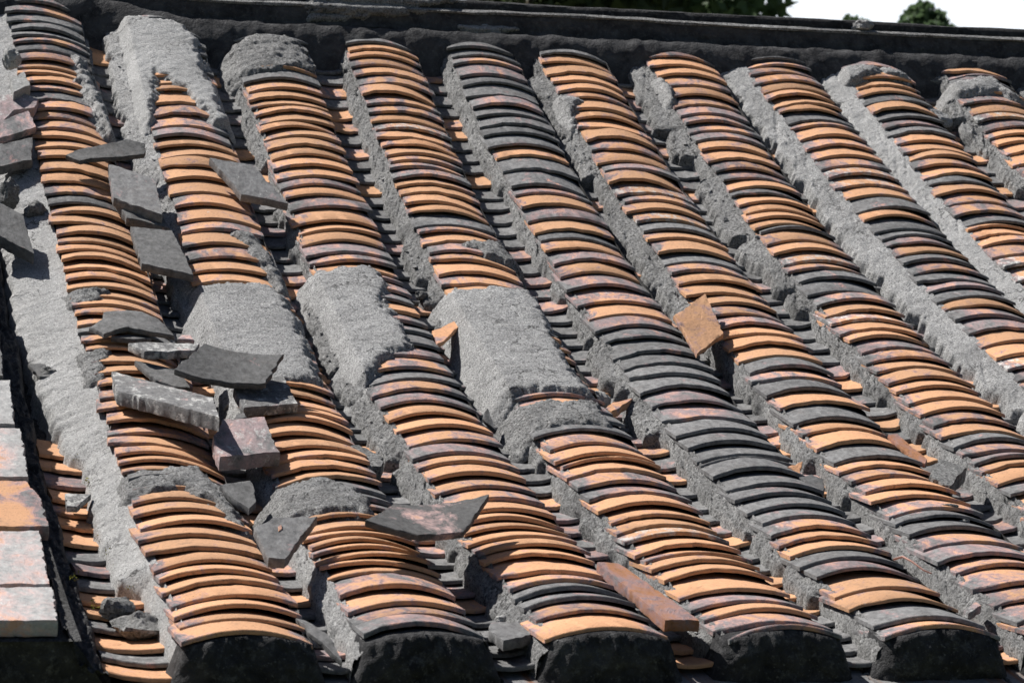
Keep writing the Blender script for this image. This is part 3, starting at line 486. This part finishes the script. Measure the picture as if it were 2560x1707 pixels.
for j,(s0,s1,mat,right) in enumerate([(-.045,.150,'coping',.190),(.155,.470,'coping',.197),(.478,.752,'orange',.215),(.760,1.058,'coping',.214),(1.066,1.335,'coping',.214),(1.345,1.63,'grey',.214),(1.64,1.92,'half',.212)]):
    pts=[(-.14,(s1-s0)/2),(right-.1,(s1-s0)/2),(right-.1+(-.012 if j!=2 else .0),-(s1-s0)/2),(-.14,-(s1-s0)/2)]
    if j==2: pts=[(-.14,.137),(.098,.137),(.114,.05),(.113,-.137),(-.14,-.137)]
    V,F=slab_mesh(pts,.026,.003,j+3); sc=(s0+s1)/2; o=mesh_ob('coping_slab',V,F,SL[mat],None,True,35); ex,et,en=frame(sc); m=Matrix((ex,et,en)).transposed().to_4x4()@Matrix.Rotation(-R(1.2),4,'X'); m.translation=Vector(RF(.1,sc,.058)); o.matrix_world=m
    tag(o,['pale lichen covered coping slab at the very foot of the left verge','grey coping slab with an orange stain, second from the foot of the left verge','bright orange clean coping slab on the left verge','small grey coping slab just above the bright orange one','pinkish grey coping slab two above the bright orange one','uppermost visible grey coping slab, under the shadow at the left edge','upper coping slab hidden behind the loose bricks at the left edge'][j],'coping slab','square coping slabs of the left verge')

# ---------------------------------------------------------------- ridge
rd=empty('roof_ridge',(2,yt,zt)); tag(rd,'long black weathered mortar ridge along the top of the roof','ridge'); bpy.context.view_layer.update(); rinv=rd.matrix_world.inverted()
xs=np.arange(UL,UR,.02); yr,zr=float(prof(LS)[0]),float(prof(LS)[1])
def rsheet(nm,prf,mat,amp=.003,x=xs,seed=0,wob=0):
    prf=np.array(prf); X,_=np.meshgrid(x,np.arange(len(prf)),indexing='ij'); nz=fbm(X*16,np.arange(len(prf))[None]*1.3,0,seed,4); w=wob*fbm(X[:,:1]*3,0.,0,seed+9,3)
    lf=lift(X); V=np.stack([X,yr+prf[None,:,0]+amp*nz+lf*math.cos(A1),zr+prf[None,:,1]+amp*.7*nz+w+lf*math.sin(A1)],-1).reshape(-1,3)
    o=mesh_ob(nm,V,grid_faces(*X.shape),mat,rd,True,50); o.matrix_parent_inverse=rinv; return o
def dense(pts,d=.008):
    out=[]
    for a,b in zip(pts[:-1],pts[1:]):
        k=max(1,int(math.dist(a,b)/d)); out+=[(a[0]+(b[0]-a[0])*j/k,a[1]+(b[1]-a[1])*j/k) for j in range(k)]
    return out+[pts[-1]]
face=dense([(-.02,-.06),(.0,0),(.014,.035),(.022,.07),(.028,.098)]); rsheet('ridge_face',face[::-1],SOOT,.003,seed=3,wob=.002)
lip=dense([(.024,.094),(.021,.100),(.033,.108),(.05,.112)],.004); rsheet('ridge_lip',lip[::-1],MROUGH,.0028,seed=8,wob=.0025)
cap=dense([(.045,.108),(.046,.124),(.05,.136),(.062,.141),(.12,.142),(.135,.13),(.15,-.1)],.01); rsheet('ridge_cap',cap[::-1],MOULD,.0025,seed=12,wob=.0022)
# mortar skirt that runs from the ridge down into the heads of the gutters
us=np.arange(UL,UR,.008); sv=np.linspace(LS-.24,LS+.012,34); Ug,Sg=np.meshgrid(us,sv,indexing='ij')
Sg=Sg+lift(Ug); nn=-.10+.135*smooth(Sg-lift(Ug),LS-.21,LS+.01)+.005*fbm(Ug*20,Sg*14,0,45,4)
sheet('ridge_skirt',Ug[::-1],Sg[::-1],nn[::-1],SOOT,rd).matrix_parent_inverse=rinv
def ridge_patch(x0,x1,z0,z1,mat,seed,yo):
    st=.005; X,Zg=np.meshgrid(np.arange(x0-.02,x1+.02,st),np.arange(z0-.012,z1+.012,st),indexing='ij')
    fx=(X-x0)/(x1-x0); zl=z0+(z1-z0)*.75*fx**2; d=np.minimum(np.minimum(X-x0,x1-X)*.5,np.minimum(Zg-zl,z1-Zg)*1.)+min(.016,(z1-z0)*.2)*fbm(X*14,Zg*36,0,seed,6,.7)
    yb=np.interp(Zg,[0,.035,.07,.098,.112,.124,.142],[0,.014,.022,.028,.05,.046,.055])-.004-.012*smooth(d,-.003,.02)+yo
    yb=np.where(d<0,yb-d*1.2+.004,yb)
    V=np.stack([X,yr+yb+.0016*fbm(X*60,Zg*60,0,seed),zr+Zg],-1).reshape(-1,3); F=grid_faces(*X.shape,keep=(d>-.008)); V,F=compact(V,F[:,::-1])
    o=mesh_ob('ridge_patch',V,F,mat,rd,True); o.matrix_parent_inverse=rinv
ridge_patch(1.20,1.62,.070,.146,MROUGH,3,-.001); ridge_patch(1.64,1.80,.035,.060,MORT,5,-.002); ridge_patch(1.20,1.34,.05,.078,MROUGH,9,.002)

# ---------------------------------------------------------------- eave edging under the plugs
ev=NT('eave_clay'); v=ev.coord(False); vv=ev.n('ShaderNodeMapping'); vv.inputs['Scale'].default_value=(7,.2,1); ev.l(v,vv.inputs[0])
c=ev.mix(ev.ramp(ev.noise(vv.outputs[0],1.2,4,.6),[(.48,0),(.56,1)]),(.17,.17,.17),(.20,.085,.035)); c=ev.mix(ev.ramp(ev.noise(v,40,5,.7),[(.5,0),(.7,.8)]),c,(.06,.06,.06)); ev.col(c); ev.bump(ev.noise(v,60,5,.7),.7,.004)
ea=empty('eave_edging',tuple(RF(1.,-.04,-.1))); tag(ea,'line of grey and rust coloured flat tile ends under the black plugs','eave edging'); bpy.context.view_layer.update(); einv=ea.matrix_world.inverted()
u=.30
while u<UR:
    wd=random.uniform(.15,.24); pts=[(-wd/2,.07),(wd/2,.07),(wd/2,-.06+random.uniform(-.006,.006)),(-wd/2,-.06+random.uniform(-.006,.006))]
    V,F=slab_mesh(pts,.022,.003,int(u*100)); o=mesh_ob('edge_tile',V,F,ev.m,ea,True,35); ex,et,en=frame(0); m=Matrix((ex,et,en)).transposed().to_4x4(); m.translation=Vector(RF(u+wd/2,-.004,-.061)); o.matrix_world=m; u+=wd+.004

# ---------------------------------------------------------------- loose bricks, slabs and broken tiles
g1='loose pieces piled at the left'
slab('brick','brickA',SL['pink'],'topmost grey and pink brick of the pile at the left edge','brick')
slab('brick','brickB',SL['half'],'grey brick with an orange corner, middle one of the left edge pile','brick')
slab('brick','brickC',SL['grey'],'thick grey brick lowest of the left edge pile','brick')
slab('brick_fragment','fragC_o2',WHITE,'pale cube-like fragment on top of the left edge pile','brick')
slab('stone_slab','slabE',SL['dark'],'big tilted dark grey slab at the left edge with a deep shadow under it','slab')
slab('tile_fragment','fragF',SL['dark'],'long curved grey tile fragment lying across the two left rows','broken tile',((.25,1),.010))
slab('paving_slab','slabG',SL['grey'],'upper grey slab of three lined down the gutter, lit along its left side','slab')
slab('paving_slab','slabH',SL['dark'],'short middle slab tucked below the upper slab in the gutter','slab')
slab('paving_slab','slabI',SL['dark'],'lowest grey slab of the three lined down the gutter','slab')
slab('paving_slab','slabJ',SL['grey'],'grey slab lying askew below the grey mortar cap, orange chip on its corner','slab')
slab('tile_fragment','fragK',SL['dark'],'wavy edged grey curved tile on top of the broken pile, left of the mortar panel','broken tile',((1,0),-.012))
slab('tile_fragment','fragK2',SL['dark'],'thin grey sliver right under the wavy edged tile','broken tile')
slab('tile_fragment','fragK3',SL['pink'],'tiny pink and orange chip right of the wavy edged tile','broken tile')
slab('stone_slab','slabL',SL['pale'],'narrow pale grey slab behind the large curved dark tile','slab')
slab('tile_fragment','fragM',SL['dark'],'dark shaded tile fragment between the pale slab and the long brick','broken tile')
slab('curved_tile','panN',SL['dark'],'large dark curved tile lying hollow side up on the pile','curved tile',((.97,-.2),.016),dens=.005)
slab('brick','brickO',SL['lichen'],'lichen spotted brick in the shade under the large curved dark tile','brick')
slab('brick','brickP',SL['lichen'],'long grey lichened brick with an orange end, lying slantwise','brick')
slab('brick','brickQ',SL['pink'],'square pink spotted brick, lowest of the pile','brick')
slab('tile_fragment','chunkQ2',SL['grey'],'small grey chip touching the top of the pink spotted brick','broken tile')
slab('tile_fragment','fragR',SL['dark'],'dark rounded triangular tile fragment in the gutter below the pink brick','broken tile')
slab('tile_fragment','fragS',SL['grey'],'pointed grey slab fragment in the gutter with an orange crumb on it','broken tile')
slab('tile_fragment','crumbS2',SL['orange'],'tiny orange crumb on the pointed grey fragment','crumb')
slab('curved_tile','panT',SL['curl'],'dark curled tile with a pink orange middle, lying hollow side up across the gutter','curved tile',((1,0),.020),dens=.005)
slab('tile_fragment','triU',SL['orange'],'orange triangular tile shard on the square mortar patch','broken tile')
slab('tile_fragment','fragW',SL['orange'],'orange broken tile corner below the white stone','broken tile')
slab('square_tile','sqX',SL['orange'],'tilted square orange tile with grey corners propped in the gutter','square tile')
slab('brick','brickY',SL['brown'],'long reddish brown brick lying down the gutter near the eave','brick',chip=.004)
slab('tile_fragment','Z1',SL['orange'],'small orange triangular chip standing above a dark fragment','broken tile')
slab('tile_fragment','Z2',SL['dark'],'dark tile fragment with an orange streak in the lower right gutter','broken tile')
slab('tile_fragment','AA',SL['brown'],'narrow brown tile shard leaning beside the right hand gutter','broken tile')
slab('mortar_chunk','AB',STONE,'square broken chunk of mortar at the right, casting a black shadow','mortar chunk',chip=.005)
slab('tile_fragment','AD',SL['dark'],'long thin dark shard leaning at the foot of the leftmost row','broken tile',((.3,1),-.01))
slab('mortar_chunk','AE',STONE,'grey chunk of mortar stuck in the gutter beside the pink brick','mortar chunk',chip=.006)
slab('tile_fragment','AF',SL['grey'],'grey rounded tile piece in the gutter under a white pebble near the eave','broken tile')
slab('tile_fragment','AI',SL['dark'],'small dark pointed shard standing below the square mortar patch','broken tile')
slab('tile_fragment','AJ',SL['dark'],'dark square tile scrap in the far left gutter','broken tile')
slab('tile_fragment','AK',SL['pale'],'pale grey curved shard in the far left gutter beside the orange coping slab','broken tile')
slab('tile_fragment','AN',SL['pink'],'small reddish chip in the lower right gutter near the eave','broken tile')

def rock(name,u,s,n,w,h,mat,label,cat='stone',seed=0,depth=None):
    nu,nv=26,16; th=np.linspace(0,2*np.pi,nu,endpoint=False); ph=np.linspace(0,np.pi,nv); T,Pp=np.meshgrid(th,ph,indexing='ij')
    x,y,z=np.cos(T)*np.sin(Pp),np.sin(T)*np.sin(Pp),np.cos(Pp)
    # chop to facets, then roughen
    r=np.ones(x.shape); q=np.random.default_rng(seed)
    for _ in range(9):
        d=q.normal(size=3); d/=np.linalg.norm(d); k=q.uniform(.62,.85); dd=x*d[0]+y*d[1]+z*d[2]; r=np.minimum(r,np.where(dd>.05,k/np.maximum(dd,.05),9))
    r=r*(1+.16*fbm(x*2.2+seed,y*2.2,z*2.2,seed,5,.65))
    dp=depth or max(w,h)
    V=np.stack([x*r*w*.62,y*r*dp*.55,z*r*h*.62],-1).reshape(-1,3); F=[]
    for i in range(nu):
        for j in range(nv-1): a=i*nv+j;b=((i+1)%nu)*nv+j; F.append((a,a+1,b+1,b))
    o=mesh_ob(name,V,F,mat,None,True,30); o.location=tuple(RF(u,s,n+h*.35)); o.rotation_euler=(float(ang(s))*.7,0,q.uniform(-.5,.5)); tag(o,label,cat); return o
rock('stone',.351,3.243,.045,.041,.055,WHITE,'pale upright stone at the very left, above the brick pile',seed=1)
rock('stone',.300,2.50,.01,.045,.065,STONE,'rough grey stone at the left edge above the tilted dark slab',seed=2)
rock('stone',1.499,1.496,-.045,.05,.038,WHITE,'round white stone in the gutter',seed=3)
rock('stone',.948,.186,-.02,.017,.012,WHITE,'small white pebble near the eave in a gutter',seed=4)
rock('mortar_chunk',.315,.315,-.055,.06,.04,STONE,'upper grey rubble lump under the broken end of the left mortar bank','mortar chunk',seed=5)
rock('mortar_chunk',.352,.262,-.062,.08,.042,STONE,'lower grey rubble lump under the broken end of the left mortar bank','mortar chunk',seed=6)
rock('stone',1.222,2.076,-.03,.026,.022,STONE,'grey pebble in the gutter left of the square mortar patch',seed=7)
rock('mortar_chunk',1.547,.039,-.07,.024,.022,STONE,'smaller grey rubble lump at the eave','mortar chunk',seed=8)
rock('mortar_chunk',1.556,-.005,-.085,.042,.03,STONE,'larger grey rubble lump at the eave','mortar chunk',seed=9)
rock('stone',1.991,.712,.02,.027,.010,STONE,'upper of two flat grey pebbles on the right hand tiles',seed=10,depth=.015)
rock('stone',1.993,.644,.012,.024,.010,STONE,'lower of two flat grey pebbles on the right hand tiles',seed=11,depth=.015)
rock('mortar_chunk',.318,1.594,-.045,.04,.032,STONE,'grey crumbling lump above the dark scrap in the far left gutter','mortar chunk',seed=12)
rock('mortar_chunk',.362,2.47,-.015,.05,.05,STONE,'crumbling mortar lump between the tilted dark slab and the first row','mortar chunk',seed=13)
rock('mortar_chunk',2.99,3.30,-.045,.085,.055,MORT,'round mortar blob at the head of the right hand gutter','mortar chunk',seed=14)
rock('mortar_chunk',1.435,1.95,-.06,.05,.035,STONE,'rough lump in the gutter right of the square mortar patch','mortar chunk',seed=15)

ch=rock('mortar_chunk',2.87,3.3,0,.06,.035,MORT,'small pale mortar lump on the ridge line, under the open sky','mortar chunk',seed=21,depth=.04); ch.location=(2.87,yr+.045,zr+.118)
def tube(name,pts,r,mat,label,cat):
    V=[];F=[];k=6
    for i,p in enumerate(pts):
        rr=r*(1-.5*i/len(pts))
        for j in range(k): a=2*math.pi*j/k; V.append((p[0]+rr*math.cos(a),p[1],p[2]+rr*math.sin(a)))
    for i in range(len(pts)-1):
        for j in range(k): F.append((i*k+j,i*k+(j+1)%k,(i+1)*k+(j+1)%k,(i+1)*k+j))
    o=mesh_ob(name,V,F,mat); tag(o,label,cat); return o
tw=NT('dry_twig'); tw.b.inputs['Base Color'].default_value=(.42,.24,.20,1)
tube('dry_twig',[RF(*p) for p in [(1.715,.325,.045),(1.728,.318,.052),(1.740,.300,.048),(1.752,.275,.040),(1.765,.268,.036)]],.0022,tw.m,'thin pinkish dry twig on the lower right row','twig')
moss=NT('moss'); moss.b.inputs['Base Color'].default_value=(.20,.20,.02,1)
V=[];F=[]
for u,s,n in [(.335,1.15,-.04),(.342,1.02,-.04),(.345,.96,-.04),(.34,.62,-.04),(.345,.56,-.045),(.35,.50,-.045),(.355,.45,-.045),(.345,.72,-.045),(.25,.4,-.01),(.27,.25,-.01)]:
    for _ in range(26):
        c=RF(u+random.gauss(0,.004),s+random.gauss(0,.012),n+random.uniform(0,.008)); d=[np.array([random.gauss(0,.0016) for _ in range(3)]) for _ in range(3)]; b=len(V); V+=[c+q for q in d]; F.append((b,b+1,b+2))
tag(mesh_ob('moss',V,F,moss.m,None,False),'tiny yellow green moss tufts along the far left gutter','moss',kind='stuff')

# ---------------------------------------------------------------- trees beyond the ridge
bark=flat_noise('bark',(.06,.045,.03),(.12,.10,.08),9)
def leaf_mat(nm,a,b):
    m=NT(nm); v=m.coord(False); m.col(m.mix(m.noise(v,1.6,4),a,b)); m.b.inputs['Roughness'].default_value=.55
    tr=m.n('ShaderNodeBsdfTranslucent'); m.l(m.b.inputs['Base Color'].links[0].from_socket,tr.inputs[0]); ms=m.n('ShaderNodeMixShader'); ms.inputs[0].default_value=.45; m.l(m.b.outputs[0],ms.inputs[1]); m.l(tr.outputs[0],ms.inputs[2]); m.l(ms.outputs[0],m.t.nodes['Material Output'].inputs[0]); return m.m
LEAF=leaf_mat('leaf_dark',(.05,.065,.035),(.10,.13,.06)); LEAF2=leaf_mat('leaf_green',(.07,.12,.06),(.12,.17,.08))
def tree(name,x,y,zc,rx,rz,n,leaf,size,label,clumps=26,seed=0,spread=.75):
    r=np.random.default_rng(seed); t=empty(name,(x,y,-3)); tag(t,label,'tree','trees beyond the ridge'); V=[];F=[]
    pts=[(0,0,0)]
    H=zc+3
    def limb(a,b,r0,r1):
        k=8; o=len(V); ax=np.array(b)-np.array(a); ax/=np.linalg.norm(ax); p=np.cross(ax,[.3,.9,.1]); p/=np.linalg.norm(p); q=np.cross(ax,p)
        for c,rr in ((a,r0),(b,r1)):
            for j in range(k): w=2*math.pi*j/k; V.append(np.array(c)+rr*(p*math.cos(w)+q*math.sin(w)))
        for j in range(k): F.append((o+j,o+(j+1)%k,o+k+(j+1)%k,o+k+j))
    limb((0,0,0),(0.1,0,H*.55),rx*.075,rx*.05); limb((.1,0,H*.55),(0,0,H),rx*.05,rx*.02)
    C=[]
    for k in range(clumps):
        d=r.normal(size=3); d/=np.linalg.norm(d); rad=r.uniform(.45,1)**.5*spread
        c=np.array([d[0]*rx*rad,d[1]*rx*rad,H+d[2]*rz*rad]); C.append(c); limb((0,0,max(H*.6,H-rz*1.6)),c,rx*.02,rx*.006)
    mesh_ob('trunk',V,F,bark,t,True,40)
    cc=np.array(C)[r.integers(0,clumps,n)]; g=r.normal(size=(n,3)); g/=np.linalg.norm(g,axis=1,keepdims=True); P=cc+g*(r.uniform(.2,1,n)**.4)[:,None]*np.array([rx,rx,rz])*.30
    e1=r.normal(size=(n,3)); e1/=np.linalg.norm(e1,axis=1,keepdims=True); e2=np.cross(e1,r.normal(size=(n,3))); e2/=np.linalg.norm(e2,axis=1,keepdims=True)
    sz=size*r.uniform(.6,1.3,n)[:,None]; Q=np.stack([P-e1*sz,P+e2*sz*.5,P+e1*sz,P-e2*sz*.5],1).reshape(-1,3)
    mesh_ob('crown',Q,np.arange(4*n).reshape(-1,4),leaf,t,False)
tree('broadleaf_tree',8.2,30,8.6,4.0,3.6,15000,LEAF,.17,'large dark tree beyond the ridge, left one of the pair',30,1)
tree('broadleaf_tree',11.6,31,8.4,2.0,2.4,3000,LEAF2,.15,'looser tree at the right side of the large dark tree, sky showing through',20,2)
tree('broadleaf_tree',21.3,45,10.50,.95,1.0,4200,LEAF2,.10,'small round green treetop alone against the white sky',22,3,.62)
tree('broadleaf_tree',21.9,50,11.62,.55,.75,900,LEAF2,.10,'tiny treetop just showing above the ridge, left of the round green one',14,4,.6)
